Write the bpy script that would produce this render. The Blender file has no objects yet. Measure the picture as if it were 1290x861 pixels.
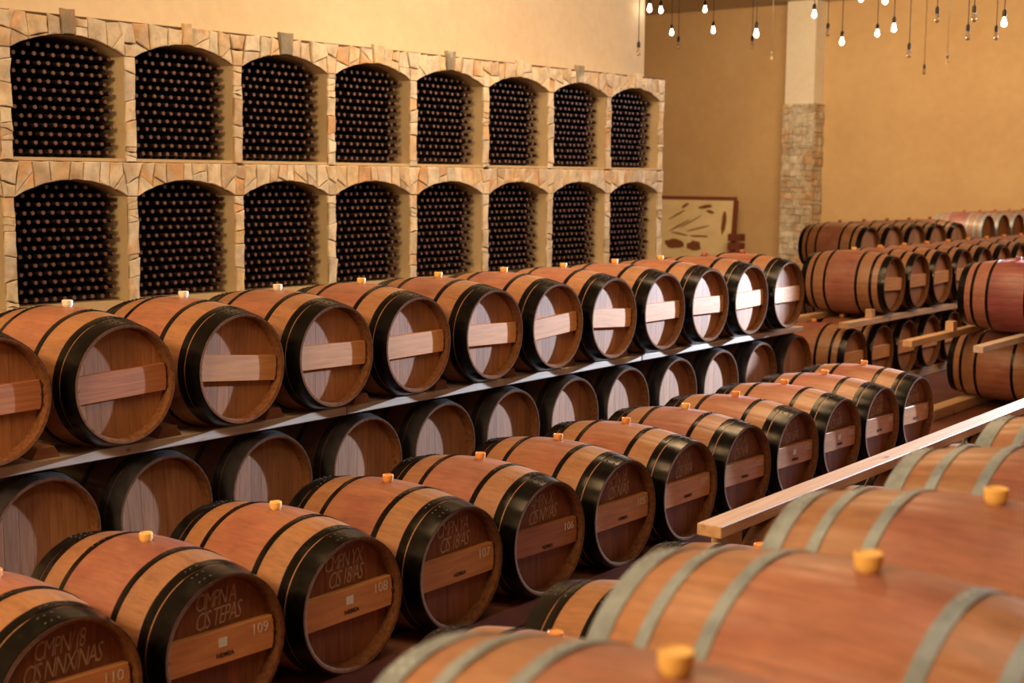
import bpy, bmesh, math, random
from mathutils import Vector, Matrix
random.seed(7)
R = math.radians
PI = math.pi
sc = bpy.context.scene
COL = sc.collection

# ------------------------------------------------------------------ camera
CAM_Z = 2.24
yaw, pit, roll = R(37.661), R(6.761), R(0.4775)
right = Vector((math.cos(yaw), math.sin(yaw), 0)); fwd = Vector((-math.sin(yaw), math.cos(yaw), 0)); up = Vector((0, 0, 1))
F = fwd * math.cos(pit) - up * math.sin(pit); U = up * math.cos(pit) + fwd * math.sin(pit)
R2 = right * math.cos(roll) + U * math.sin(roll); U2 = U * math.cos(roll) - right * math.sin(roll)
cam_d = bpy.data.cameras.new('camera'); cam = bpy.data.objects.new('camera', cam_d); COL.objects.link(cam)
cam.matrix_world = Matrix(((R2.x, U2.x, -F.x, 0), (R2.y, U2.y, -F.y, 0), (R2.z, U2.z, -F.z, CAM_Z), (0, 0, 0, 1)))
cam_d.sensor_width = 36; cam_d.lens = 1750.3 / 1290 * 36; cam_d.clip_end = 200; cam_d.clip_start = 0.05
cam_d.dof.use_dof = True; cam_d.dof.focus_distance = 7.6; cam_d.dof.aperture_fstop = 2.7
sc.camera = cam
# ------------------------------------------------------------------ world, lights, exposure
w = bpy.data.worlds.new('world'); sc.world = w; w.use_nodes = True
w.node_tree.nodes['Background'].inputs[0].default_value = (1.0, 0.52, 0.24, 1); w.node_tree.nodes['Background'].inputs[1].default_value = 0.03
sc.view_settings.view_transform = 'Standard'; sc.view_settings.look = 'None'; sc.view_settings.gamma = 1
sc.view_settings.use_curve_mapping = False
sc.view_settings.exposure = 0.0

def area(name, loc, target, sx, sy, power, color):
    d = bpy.data.lights.new(name, 'AREA'); d.shape = 'RECTANGLE'; d.size = sx; d.size_y = sy; d.energy = power; d.color = color
    o = bpy.data.objects.new(name, d); COL.objects.link(o); o.location = loc
    o.rotation_euler = (Vector(target) - Vector(loc)).to_track_quat('-Z', 'Y').to_euler(); return o
WARM = (1.0, 0.70, 0.40)
area('hall_lamp_behind', (-3.6, -3.6, 5.3), (-7.6, 8.0, 1.6), 2.4, 1.2, 600, (1.0, 0.63, 0.30))
area('ceiling_lamp_near', (-5.0, 3.0, 5.9), (-5.0, 4.5, 0), 1.0, 2.0, 105, (1.0, 0.60, 0.28))
area('ceiling_lamp_middle', (-5.4, 10.5, 5.9), (-5.4, 10.5, 0), 1.0, 3.0, 155, (1.0, 0.60, 0.28))
area('added_fill_far_stacks', (-2.6, 15.5, 5.9), (-4.6, 15.8, 0), 1.2, 3.0, 190, (1.0, 0.62, 0.30))  # added warm fill for the far stacks, no fixture there
area('added_fill_foreground', (-1.0, 3.5, 5.9), (-1.0, 3.5, 0), 1.4, 2.4, 58, (1.0, 0.72, 0.46))  # added fill that brightens the foreground barrels, not a known lamp
area('added_fill_back_wall', (-10.5, 21.5, 5.9), (-10.5, 29.5, 2.6), 6.0, 2.0, 980, (1.0, 0.66, 0.34))  # added fill aimed at the back wall to lighten it
area('ceiling_lamp_wall', (-6.4, 9.0, 5.8), (-9.5, 10.0, 2.3), .8, 6.0, 205, (1.0, 0.67, 0.37))
area('high_window_daylight', (-1.5, 23.0, 5.2), (-3.2, 4.5, 1.0), 5.0, 1.2, 380, (0.90, 0.90, 1.0))
# one narrow beam of cool daylight that rakes the barrel heads from the far right
sd = bpy.data.lights.new('doorway_daylight', 'SPOT'); sd.energy = 11800; sd.color = (0.66, 0.80, 1.0); sd.shadow_soft_size = 0.07
sd.spot_size = R(28.5); sd.spot_blend = 0.06
so = bpy.data.objects.new('doorway_daylight', sd); COL.objects.link(so); so.location = (-3.15, 16.8, 2.6)
_az, _el = R(8.2), R(-12.5)
so.rotation_euler = Vector((-math.sin(_az) * math.cos(_el), -math.cos(_az) * math.cos(_el), math.sin(_el))).to_track_quat('-Z', 'Y').to_euler()

# ------------------------------------------------------------------ helpers
def link(o, parent=None):
    COL.objects.link(o)
    if parent is not None: o.parent = parent
    return o
def mesh(name, bm, *mats, smooth=False, angle=None):
    me = bpy.data.meshes.new(name); bmesh.ops.recalc_face_normals(bm, faces=bm.faces); bm.to_mesh(me); bm.free()
    for m in mats: me.materials.append(m)
    if smooth:
        me.polygons.foreach_set('use_smooth', [True] * len(me.polygons))
        if angle: me.set_sharp_from_angle(angle=angle)
    return me
def ob(name, me, parent=None, loc=None, rot=None):
    o = bpy.data.objects.new(name, me); link(o, parent)
    if loc is not None: o.location = loc
    if rot is not None: o.rotation_euler = rot
    return o
def thing(name, label, cat, loc=(0, 0, 0), rot=(0, 0, 0), group=None, me=None):
    o = bpy.data.objects.new(name, me); link(o); o.location = loc; o.rotation_euler = rot
    o['label'] = label; o['category'] = cat
    if group: o['group'] = group
    return o
def struct(name, me, **k):
    o = ob(name, me, **k); o['kind'] = 'structure'; return o
def bbox(bm, x0, x1, y0, y1, z0, z1, mi=0):
    v = [bm.verts.new(p) for p in ((x0,y0,z0),(x1,y0,z0),(x1,y1,z0),(x0,y1,z0),(x0,y0,z1),(x1,y0,z1),(x1,y1,z1),(x0,y1,z1))]
    for f in ((0,3,2,1),(4,5,6,7),(0,1,5,4),(1,2,6,5),(2,3,7,6),(3,0,4,7)):
        bm.faces.new([v[i] for i in f]).material_index = mi
def box_me(name, dims, mat, bev=0.004, wob=0.0):
    bm = bmesh.new(); x, y, z = dims; bbox(bm, -x/2, x/2, -y/2, y/2, -z/2, z/2)
    if bev: bmesh.ops.bevel(bm, geom=bm.edges[:], offset=bev, segments=1, affect='EDGES')
    return mesh(name, bm, mat)

class NT:
    def __init__(s, name):
        s.m = bpy.data.materials.new(name); s.m.use_nodes = True; s.t = s.m.node_tree; s.b = s.t.nodes['Principled BSDF']
    def n(s, ty, **k):
        n = s.t.nodes.new(ty)
        for a, v in k.items():
            if a.startswith('i_'):
                key = a[2:]; key = int(key) if key.isdigit() else key
                n.inputs[key].default_value = v
            else: setattr(n, a, v)
        return n
    def l(s, a, b): s.t.links.new(a, b)
    def val(s, **k):
        for a, v in k.items(): s.b.inputs[a.replace('_', ' ')].default_value = v
    def math(s, op, a, b=None, clamp=False):
        n = s.n('ShaderNodeMath', operation=op, use_clamp=clamp)
        for i, v in enumerate((a, b)):
            if v is None: continue
            if isinstance(v, (int, float)): n.inputs[i].default_value = v
            else: s.l(v, n.inputs[i])
        return n.outputs[0]
    def noise(s, scale, sv=(1,1,1), detail=4, rough=.55, coord='Object', off=True):
        tc = s.n('ShaderNodeTexCoord'); mp = s.n('ShaderNodeMapping'); mp.inputs['Scale'].default_value = sv
        s.l(tc.outputs[coord], mp.inputs['Vector'])
        if off:
            oi = s.n('ShaderNodeObjectInfo'); mm = s.math('MULTIPLY', oi.outputs['Random'], 37.0)
            cb = s.n('ShaderNodeCombineXYZ'); s.l(mm, cb.inputs[0]); s.l(mm, cb.inputs[1]); s.l(mm, cb.inputs[2]); s.l(cb.outputs[0], mp.inputs['Location'])
        nz = s.n('ShaderNodeTexNoise'); nz.inputs['Scale'].default_value = scale; nz.inputs['Detail'].default_value = detail; nz.inputs['Roughness'].default_value = rough
        s.l(mp.outputs[0], nz.inputs['Vector']); return nz.outputs['Fac']
    def ramp(s, fac, stops):
        r = s.n('ShaderNodeValToRGB'); e = r.color_ramp.elements
        while len(e) < len(stops): e.new(0.5)
        for el, (p, c) in zip(e, stops): el.position = p; el.color = (*c, 1)
        if fac is not None: s.l(fac, r.inputs[0])
        return r.outputs[0]
    def mix(s, fac, a, b, mode='MIX'):
        n = s.n('ShaderNodeMix', data_type='RGBA', blend_type=mode)
        if isinstance(fac, (int, float)): n.inputs[0].default_value = fac
        else: s.l(fac, n.inputs[0])
        for i, v in ((6, a), (7, b)):
            if isinstance(v, tuple): n.inputs[i].default_value = (*v, 1)
            else: s.l(v, n.inputs[i])
        return n.outputs[2]
    def hsv(s, col, h=None, sat=None, v=None):
        n = s.n('ShaderNodeHueSaturation'); s.l(col, n.inputs['Color'])
        for nm, x in (('Hue', h), ('Saturation', sat), ('Value', v)):
            if x is None: continue
            if isinstance(x, (int, float)): n.inputs[nm].default_value = x
            else: s.l(x, n.inputs[nm])
        return n.outputs[0]
    def bump(s, h, st=.2, dist=.01):
        b = s.n('ShaderNodeBump'); b.inputs['Strength'].default_value = st; b.inputs['Distance'].default_value = dist
        s.l(h, b.inputs['Height']); s.l(b.outputs[0], s.b.inputs['Normal'])
    def base(s, c): s.l(c, s.b.inputs['Base Color'])
    def mr(s, v, a, b, c, d):
        n = s.n('ShaderNodeMapRange'); s.l(v, n.inputs[0])
        for i, x in enumerate((a, b, c, d)): n.inputs[i + 1].default_value = x
        return n.outputs[0]

# ------------------------------------------------------------------ materials
def barrel_wood(name, base, belly, purple=0.0):
    """oak staves: grain, a tint per stave, and the wine-stained belly between the quarter hoops"""
    t = NT(name); tc = t.n('ShaderNodeTexCoord'); sp = t.n('ShaderNodeSeparateXYZ'); t.l(tc.outputs['Object'], sp.inputs[0])
    ang = t.math('ARCTAN2', sp.outputs[2], sp.outputs[1]); k = t.math('FLOOR', t.math('MULTIPLY', ang, 28 / (2 * PI)))
    oi = t.n('ShaderNodeObjectInfo'); wn = t.n('ShaderNodeTexWhiteNoise', noise_dimensions='2D')
    cb = t.n('ShaderNodeCombineXYZ'); t.l(k, cb.inputs[0]); t.l(oi.outputs['Random'], cb.inputs[1]); t.l(cb.outputs[0], wn.inputs['Vector'])
    g = t.noise(9, (1.2, 9, 9), 5); big = t.noise(3.2, (1, 1, 1), 3)
    ax = t.math('ABSOLUTE', sp.outputs[0]); bl = t.mr(ax, 0.172, 0.180, 1, 0)
    bl2 = t.math('MULTIPLY', bl, t.mr(big, .28, .62, .45, 1.0))
    c = t.mix(bl2, base, belly)
    st = t.mr(t.noise(2.1, (1.3, 2, 2), 5), .50, .70, 0, .6)
    c = t.mix(t.math('MULTIPLY', st, bl), c, (0.2, 0.0406, 0.045))
    dk = t.mr(t.noise(6.5, (.9, 2.2, 2.2), 7, .72), .52, .74, 0, .55)
    c = t.mix(dk, c, (0.13, 0.058, 0.03))
    v = t.math('ADD', t.mr(g, .3, .7, .82, 1.14), t.mr(wn.outputs['Value'], 0, 1, -.09, .09))
    v = t.math('MULTIPLY', v, t.mr(oi.outputs['Random'], 0, 1, .88, 1.10))
    t.base(t.hsv(c, v=v)); t.val(Roughness=.46, Coat_Weight=.3, Coat_Roughness=.33); t.bump(g, .12, .004)
    return t.m
def plain_wood(name, a, b, sv=(8, 1, 8), scale=5, rough=.6, v0=.8, v1=1.15, knots=False):
    t = NT(name); g = t.noise(scale, sv, 5, .6); c = t.ramp(g, [(.3, a), (.7, b)]); oi = t.n('ShaderNodeObjectInfo')
    if knots:
        kn = t.mr(t.noise(7, (1, .7, 1), 2), .68, .74, 0, .8); c = t.mix(kn, c, (0.12, 0.0406, 0.018))
    t.base(t.hsv(c, v=t.mr(oi.outputs['Random'], 0, 1, v0, v1))); t.val(Roughness=rough); t.bump(g, .2, .003); return t.m
M = {}
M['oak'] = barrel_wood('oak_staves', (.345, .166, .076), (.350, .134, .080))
M['oak_shade'] = barrel_wood('shaded_oak_staves', (0.16, 0.0835, 0.051), (0.16, 0.0719, 0.054))  # shade of the lower tiers put into a darker oak colour
M['oak_pink'] = barrel_wood('wine_washed_oak_staves', (.34, .166, .088), (.35, .138, .100))
M['oak_purple'] = barrel_wood('wine_stained_oak_staves', (0.36, 0.151, 0.105), (0.26, 0.0638, 0.075))
M['oak_faded'] = barrel_wood('faded_purple_oak_staves', (.30, .17, .13), (.25, .10, .11))
M['head'] = plain_wood('head_boards', (0.3, 0.116, 0.039), (0.46, 0.206, 0.081), (9, 9, .9), 6, .55, .8, 1.15)
M['head_marked'] = plain_wood('marked_head_boards', (0.18, 0.065, 0.0255), (0.3, 0.118, 0.048), (9, 9, .9), 6, .5, .8, 1.15)
M['head_grey'] = plain_wood('pale_head_boards', (0.32, 0.139, 0.063), (0.46, 0.232, 0.117), (9, 9, .9), 6, .6, .8, 1.15)
M['plank'] = plain_wood('cross_plank', (.54, .235, .082), (.70, .345, .130), (10, .9, 10), 5, .5, .85, 1.1)
M['plank_red'] = plain_wood('reddish_cross_plank', (0.33, 0.116, 0.0525), (0.52, 0.22, 0.09), (10, .8, 22), 4, .5, .9, 1.1)
M['beam'] = plain_wood('sawn_beam', (0.52, 0.313, 0.173), (0.7, 0.487, 0.3), (12, .7, 12), 3, .6, .9, 1.1, True)
M['beam_pale'] = plain_wood('pale_sawn_beam', (0.52, 0.394, 0.3), (0.7, 0.603, 0.51), (12, .7, 12), 3, .6, .9, 1.1, True)
M['beam_red'] = plain_wood('reddish_floor_beam', (0.21, 0.087, 0.0525), (0.34, 0.151, 0.0825), (12, .7, 12), 3, .6, .85, 1.1)
M['chock'] = plain_wood('chock_wood', (0.22, 0.087, 0.048), (0.36, 0.162, 0.075), (6, 2, 6), 5, .6, .7, 1.25)
M['chime'] = plain_wood('chime_end_grain', (.09, .038, .017), (.20, .085, .035), (9, 9, 9), 5, .9)
M['chime'].node_tree.nodes['Principled BSDF'].inputs['Specular IOR Level'].default_value = .1
M['peg'] = plain_wood('dark_dowel', (0.05, 0.0232, 0.015), (0.09, 0.0406, 0.0225))
def metal(name, c, rough, met=0.0, spots=None):
    t = NT(name); n = t.noise(22, (1, 1, 1), 5); t.l(t.mr(n, .3, .7, rough - .04, rough + .07), t.b.inputs['Roughness']); t.val(Metallic=met); t.b.inputs['Specular IOR Level'].default_value = .20 if met == 0 else .5
    col = t.ramp(n, [(.3, tuple(x * .75 for x in c)), (.7, tuple(min(1, x * 1.2) for x in c))]); 
    if spots: col = t.mix(t.mr(t.noise(5, (1, 1, 1), 5, .7), .58, .70, 0, .7), col, spots)
    t.base(col); return t.m
M['hoop'] = metal('black_hoop_steel', (0.005, 0.0046, 0.0046), .21, .0)
M['hoop_dull'] = metal('daylight_greyed_hoop_steel', (0.036, 0.0336, 0.0375), .42, .0)  # grey cast of the raking daylight put into the hoop colour
M['hoop_zinc'] = metal('galvanised_hoop', (.25, .325, .40), .45, .25)
M['rivet_zinc'] = metal('zinc_rivet', (0.42, 0.51, 0.6), .3, .5)
M['rivet'] = metal('hoop_rivet', (0.05, 0.0487, 0.0525), .25, .5)
def flat(name, c, rough=.6, **k):
    t = NT(name); t.b.inputs['Base Color'].default_value = (*c, 1); t.val(Roughness=rough, **k); return t.m
M['bung'] = flat('amber_silicone_bung', (0.9, 0.58, 0.18), .4, Subsurface_Weight=.15)
M['bung_orange'] = flat('orange_silicone_bung', (0.8, 0.348, 0.09), .4, Subsurface_Weight=.15)
M['bung_pale'] = flat('pale_silicone_bung', (0.8, 0.766, 0.66), .5)
M['bung_red'] = flat('wine_stained_bung', (0.4, 0.139, 0.09), .5)
M['chalk'] = flat('white_chalk', (0.78, 0.812, 0.78), .9)
M['chalk_faint'] = flat('faint_chalk', (.62, .47, .33), .9)
M['ink'] = flat('brand_ink', (0.045, 0.0209, 0.015), .9)
M['tag'] = flat('paper_tag', (0.8, 0.835, 0.85), .7)
M['cable'] = flat('black_cable', (0.012, 0.0116, 0.012), .6)
M['socket'] = flat('black_socket', (0.01, 0.0104, 0.012), .35)
M['bulb_off'] = flat('unlit_bulb_glass', (0.7, 0.58, 0.42), .08, Transmission_Weight=.85)
def emit(name, c, s):
    t = NT(name); t.b.inputs['Base Color'].default_value = (*c, 1); t.b.inputs['Emission Color'].default_value = (*c, 1); t.b.inputs['Emission Strength'].default_value = s; return t.m
M['bulb_on'] = emit('lit_bulb', (1.0, .80, .55), 22)
M['glass'] = flat('bottle_glass', (0.008, 0.00696, 0.0075), .12, Coat_Weight=.4)
M['capsule'] = flat('dark_capsule', (0.02, 0.0104, 0.012), .42)
M['cap_end'] = flat('dusty_capsule_end', (0.15, 0.0766, 0.069), .5)
def plaster(name, a, b, scale=1.2, rough=.85):
    t = NT(name); n = t.noise(scale, (1, 1, 1), 6, .6, off=False); n2 = t.noise(scale * 9, (1, 1, 1), 3, .5, off=False)
    c = t.ramp(n, [(.3, a), (.7, b)]); t.base(t.hsv(c, v=t.mr(n2, .3, .7, .96, 1.03))); t.val(Roughness=rough); t.bump(n2, .15, .01); return t.m
M['wall'] = plaster('ochre_plaster', (0.66, 0.51, 0.3), (0.74, 0.603, 0.375))
M['wall_pale'] = plaster('pale_ochre_plaster', (.69, .600, .45), (.74, .655, .51))
M['column'] = plaster('cream_column_plaster', (0.8, 0.766, 0.69), (0.84, 0.835, 0.78))
M['wall_far'] = plaster('far_ochre_plaster', (0.56, 0.394, 0.217), (0.64, 0.476, 0.27), .6)
M['mortar'] = plaster('dark_mortar', (.09, .055, .028), (.15, .095, .05), 6)
M['reveal'] = plaster('alcove_plaster', (0.52, 0.418, 0.255), (0.6, 0.487, 0.315), 4)
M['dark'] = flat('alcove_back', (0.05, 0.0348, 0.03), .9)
M['ceiling'] = plaster('ceiling_plaster', (0.5, 0.418, 0.3), (0.56, 0.487, 0.36))
def stone_mat(name, stops, rough=.7, per=True):
    t = NT(name); oi = t.n('ShaderNodeObjectInfo'); n = t.noise(7, (1, 1, 1), 6, .62); n2 = t.noise(2.6, (1, 1.4, 1), 3)
    wn = oi.outputs['Random']
    if not per:
        geo = t.n('ShaderNodeNewGeometry'); wn = geo.outputs['Random Per Island']
    c = t.ramp(wn, stops); c = t.mix(t.mr(n2, .54, .66, 0, .7), c, (0.56, 0.313, 0.128)); c = t.mix(t.mr(n2, .46, .36, 0, .6), c, (0.66, 0.65, 0.6)); c = t.mix(t.mr(t.noise(12, (1, 1, 1), 5, .7), .60, .72, 0, .5), c, (0.22, 0.139, 0.075))
    t.base(t.hsv(c, v=t.mr(n, .3, .7, .74, 1.42))); t.val(Roughness=rough); t.bump(n, .8, .016); return t.m
M['stone'] = stone_mat('honey_flagstone', [(0, (0.56, 0.487, 0.375)), (.3, (0.66, 0.603, 0.48)), (.5, (0.58, 0.441, 0.27)), (.65, (0.7, 0.661, 0.555)), (.85, (0.58, 0.534, 0.465)), (1, (0.46, 0.36, 0.255))])
M['stone_grey'] = stone_mat('grey_keystone', [(0, (0.22, 0.209, 0.18)), (1, (0.28, 0.267, 0.225))])
M['stone_far'] = stone_mat('column_flagstone', [(0, (0.36, 0.302, 0.225)), (.3, (0.5, 0.464, 0.39)), (.6, (0.42, 0.348, 0.255)), (1, (0.56, 0.534, 0.465))], per=False)
def floor_mat():
    t = NT('red_brown_floor'); n = t.noise(1.1, (1, 1, 1), 5, .6, off=False); n2 = t.noise(9, (1, 1, 1), 4, .6, off=False)
    c = t.ramp(n, [(.3, (0.115, 0.0406, 0.027)), (.7, (0.19, 0.0719, 0.045))]); t.base(t.hsv(c, v=t.mr(n2, .3, .7, .85, 1.15))); t.val(Roughness=.62); t.b.inputs['Specular IOR Level'].default_value = .25; t.bump(n2, .1, .005); return t.m
M['floor'] = floor_mat()

# ------------------------------------------------------------------ room
FARY = 29.5
def slab(x0, x1, y0, y1, z0, z1, m):
    bm = bmesh.new(); bbox(bm, x0, x1, y0, y1, z0, z1); return mesh('slab', bm, m)
struct('floor', slab(-20, 7, -5, FARY + .3, -.12, 0, M['floor']))
struct('ceiling', slab(-20, 7, -5, FARY + .3, 6.2, 6.35, M['ceiling']))
struct('wall_back', slab(-20, 7, FARY, FARY + .3, 0, 6.2, M['wall_far']))
struct('wall_right', slab(6.7, 7, -5, FARY, 0, 6.2, M['wall']))
struct('wall_front', slab(-20, 7, -5.3, -5, 0, 6.2, M['wall']))
struct('wall_far_left', slab(-20.3, -20, -5, FARY, 0, 6.2, M['wall_far']))

# rack frame: local X out of the wall, local Y along it
T = 0.034; RN0 = -8.6; U0 = 5.352; BAY = .980 * math.sqrt(1 + T * T)
def rack_root(obj):
    obj.location = (RN0 + T * U0, U0, 0); obj.rotation_euler = (0, 0, -math.atan(T))
bm = bmesh.new(); bbox(bm, -.95, -.50, -10.4, 8.24, 0, 6.2)
o = struct('wall_left', mesh('wall_left', bm, M['wall_pale'])); rack_root(o)

# ------------------------------------------------------------------ stone bottle rack
NB0, NB1 = -1, 8                     # bays; the first lies outside the frame
Z_TIER = (2.326, 1.300); THS = (.995, 1.026); SPS = (.745, .776); TH = .995; LEDGE = .022; SPR = .745; RISE = .115; OW = .897; DEPTH = .46
def arch(uc, zb, n=14):
    """opening outline from the left spring over the arch to the right spring"""
    h = OW / 2; rad = (h * h + RISE * RISE) / (2 * RISE); zc = zb + SPR + RISE - rad; a = math.asin(h / rad)
    return [(uc + rad * math.sin(-a + 2 * a * i / n), zc + rad * math.cos(-a + 2 * a * i / n)) for i in range(n + 1)], (uc, zc)
rack = thing('stone_bottle_rack', 'long honey stone rack with two rows of arched alcoves full of bottles', 'bottle rack'); rack_root(rack)
bm = bmesh.new(); dk = bmesh.new(); mo = bmesh.new()
def q(b, *pts): b.faces.new([b.verts.new(p) for p in pts])
for ti, tz in enumerate(Z_TIER):
    TH, SPR = THS[ti], SPS[ti]; ztop = tz + TH
    for k in range(NB0, NB1):
        uc = (k + .5) * BAY; A, C = arch(uc, tz); u0, u1 = uc - OW / 2, uc + OW / 2; zb = tz + LEDGE
        for (a, b) in zip(A, A[1:]): q(mo, (.001, a[0], a[1]), (.001, b[0], b[1]), (.001, b[0], ztop), (.001, a[0], ztop)); q(bm, (0, a[0], a[1]), (-DEPTH, a[0], a[1]), (-DEPTH, b[0], b[1]), (0, b[0], b[1]))
        q(bm, (0, u0, tz), (0, u1, tz), (0, u1, zb), (0, u0, zb))
        q(bm, (0, u0, zb), (0, u1, zb), (-DEPTH, u1, zb), (-DEPTH, u0, zb))
        q(bm, (0, u0, zb), (-DEPTH, u0, zb), (-DEPTH, u0, A[0][1]), (0, u0, A[0][1]))
        q(bm, (0, u1, zb), (0, u1, A[-1][1]), (-DEPTH, u1, A[-1][1]), (-DEPTH, u1, zb))
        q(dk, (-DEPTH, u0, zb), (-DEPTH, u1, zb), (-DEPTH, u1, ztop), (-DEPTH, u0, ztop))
    for k in range(NB0, NB1 + 1):
        u0, u1 = k * BAY - (BAY - OW) / 2, k * BAY + (BAY - OW) / 2
        q(mo, (.001, u0, tz), (.001, u1, tz), (.001, u1, ztop), (.001, u0, ztop))
ua, ub = NB0 * BAY - .055, NB1 * BAY + .055; zt = Z_TIER[0] + THS[0]
q(bm, (0, ua, zt), (0, ub, zt), (-.5, ub, zt), (-.5, ua, zt)); q(bm, (0, ub, 0), (0, ub, zt), (-.5, ub, zt), (-.5, ub, 0)); q(bm, (0, ua, 0), (0, ua, zt), (-.5, ua, zt), (-.5, ua, 0))
q(bm, (0, ua, 0), (0, ub, 0), (0, ub, Z_TIER[1]), (0, ua, Z_TIER[1]))
ob('masonry_core', mesh('masonry_core', bm, M['reveal']), rack); ob('mortar_face', mesh('mortar_face', mo, M['mortar']), rack); ob('alcove_back', mesh('alcove_back', dk, M['dark']), rack)

def clip(poly, n, d):
    """keep the side n.p <= d"""
    out = []
    for i in range(len(poly)):
        a, b = poly[i], poly[(i + 1) % len(poly)]; da = a[0] * n[0] + a[1] * n[1] - d; db = b[0] * n[0] + b[1] * n[1] - d
        if da <= 0: out.append(a)
        if da * db < 0: s = da / (da - db); out.append((a[0] + s * (b[0] - a[0]), a[1] + s * (b[1] - a[1])))
    return out
def area2(p): return .5 * sum(p[i][0] * p[(i + 1) % len(p)][1] - p[(i + 1) % len(p)][0] * p[i][1] for i in range(len(p)))
NST = [0]
def stone(poly, proud=None, mat='stone', gap=.0024):
    if len(poly) < 3 or abs(area2(poly)) < .0006: return
    if area2(poly) < 0: poly = poly[::-1]
    # drop near-duplicate points
    pp = [];
    for p in poly:
        if not pp or math.dist(p, pp[-1]) > .004: pp.append(p)
    if math.dist(pp[0], pp[-1]) < .004: pp.pop()
    if len(pp) < 3: return
    cx = sum(p[0] for p in pp) / len(pp); cz = sum(p[1] for p in pp) / len(pp)
    # split long edges once with a wobble so outlines look broken, not ruled
    q2 = []
    for i, p in enumerate(pp):
        nx = pp[(i + 1) % len(pp)]; q2.append(p); L = math.dist(p, nx)
        if L > .09:
            j = random.uniform(-.006, .003); mx, mz = (p[0] + nx[0]) / 2, (p[1] + nx[1]) / 2; dx, dz = cx - mx, cz - mz; dl = math.hypot(dx, dz) + 1e-6
            q2.append((mx + dx / dl * (-j), mz + dz / dl * (-j)))
    def inset(d):
        o = []
        for p in q2:
            dx, dz = cx - p[0], cz - p[1]; l = math.hypot(dx, dz) + 1e-6; d2 = min(d * 1.3, l * .4); o.append((p[0] + dx / l * d2, p[1] + dz / l * d2))
        return o
    pr = proud if proud is not None else random.uniform(.014, .028); tx, tzz = random.uniform(-.07, .07), random.uniform(-.07, .07)
    b = bmesh.new(); rings = []
    for ins, x in ((gap, -.004), (gap, pr * .75), (gap + .005, pr)):
        rings.append([b.verts.new((x + (tx * (p[0] - cx) + tzz * (p[1] - cz) if x > 0 else 0), p[0] - cx, p[1] - cz)) for p in inset(ins)])
    n = len(q2)
    for r0, r1 in zip(rings, rings[1:]):
        for i in range(n): b.faces.new((r0[i], r0[(i + 1) % n], r1[(i + 1) % n], r1[i]))
    b.faces.new(rings[-1]); ob('stone', mesh('stone', b, M[mat]), rack, (0, cx, cz)); NST[0] += 1

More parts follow.
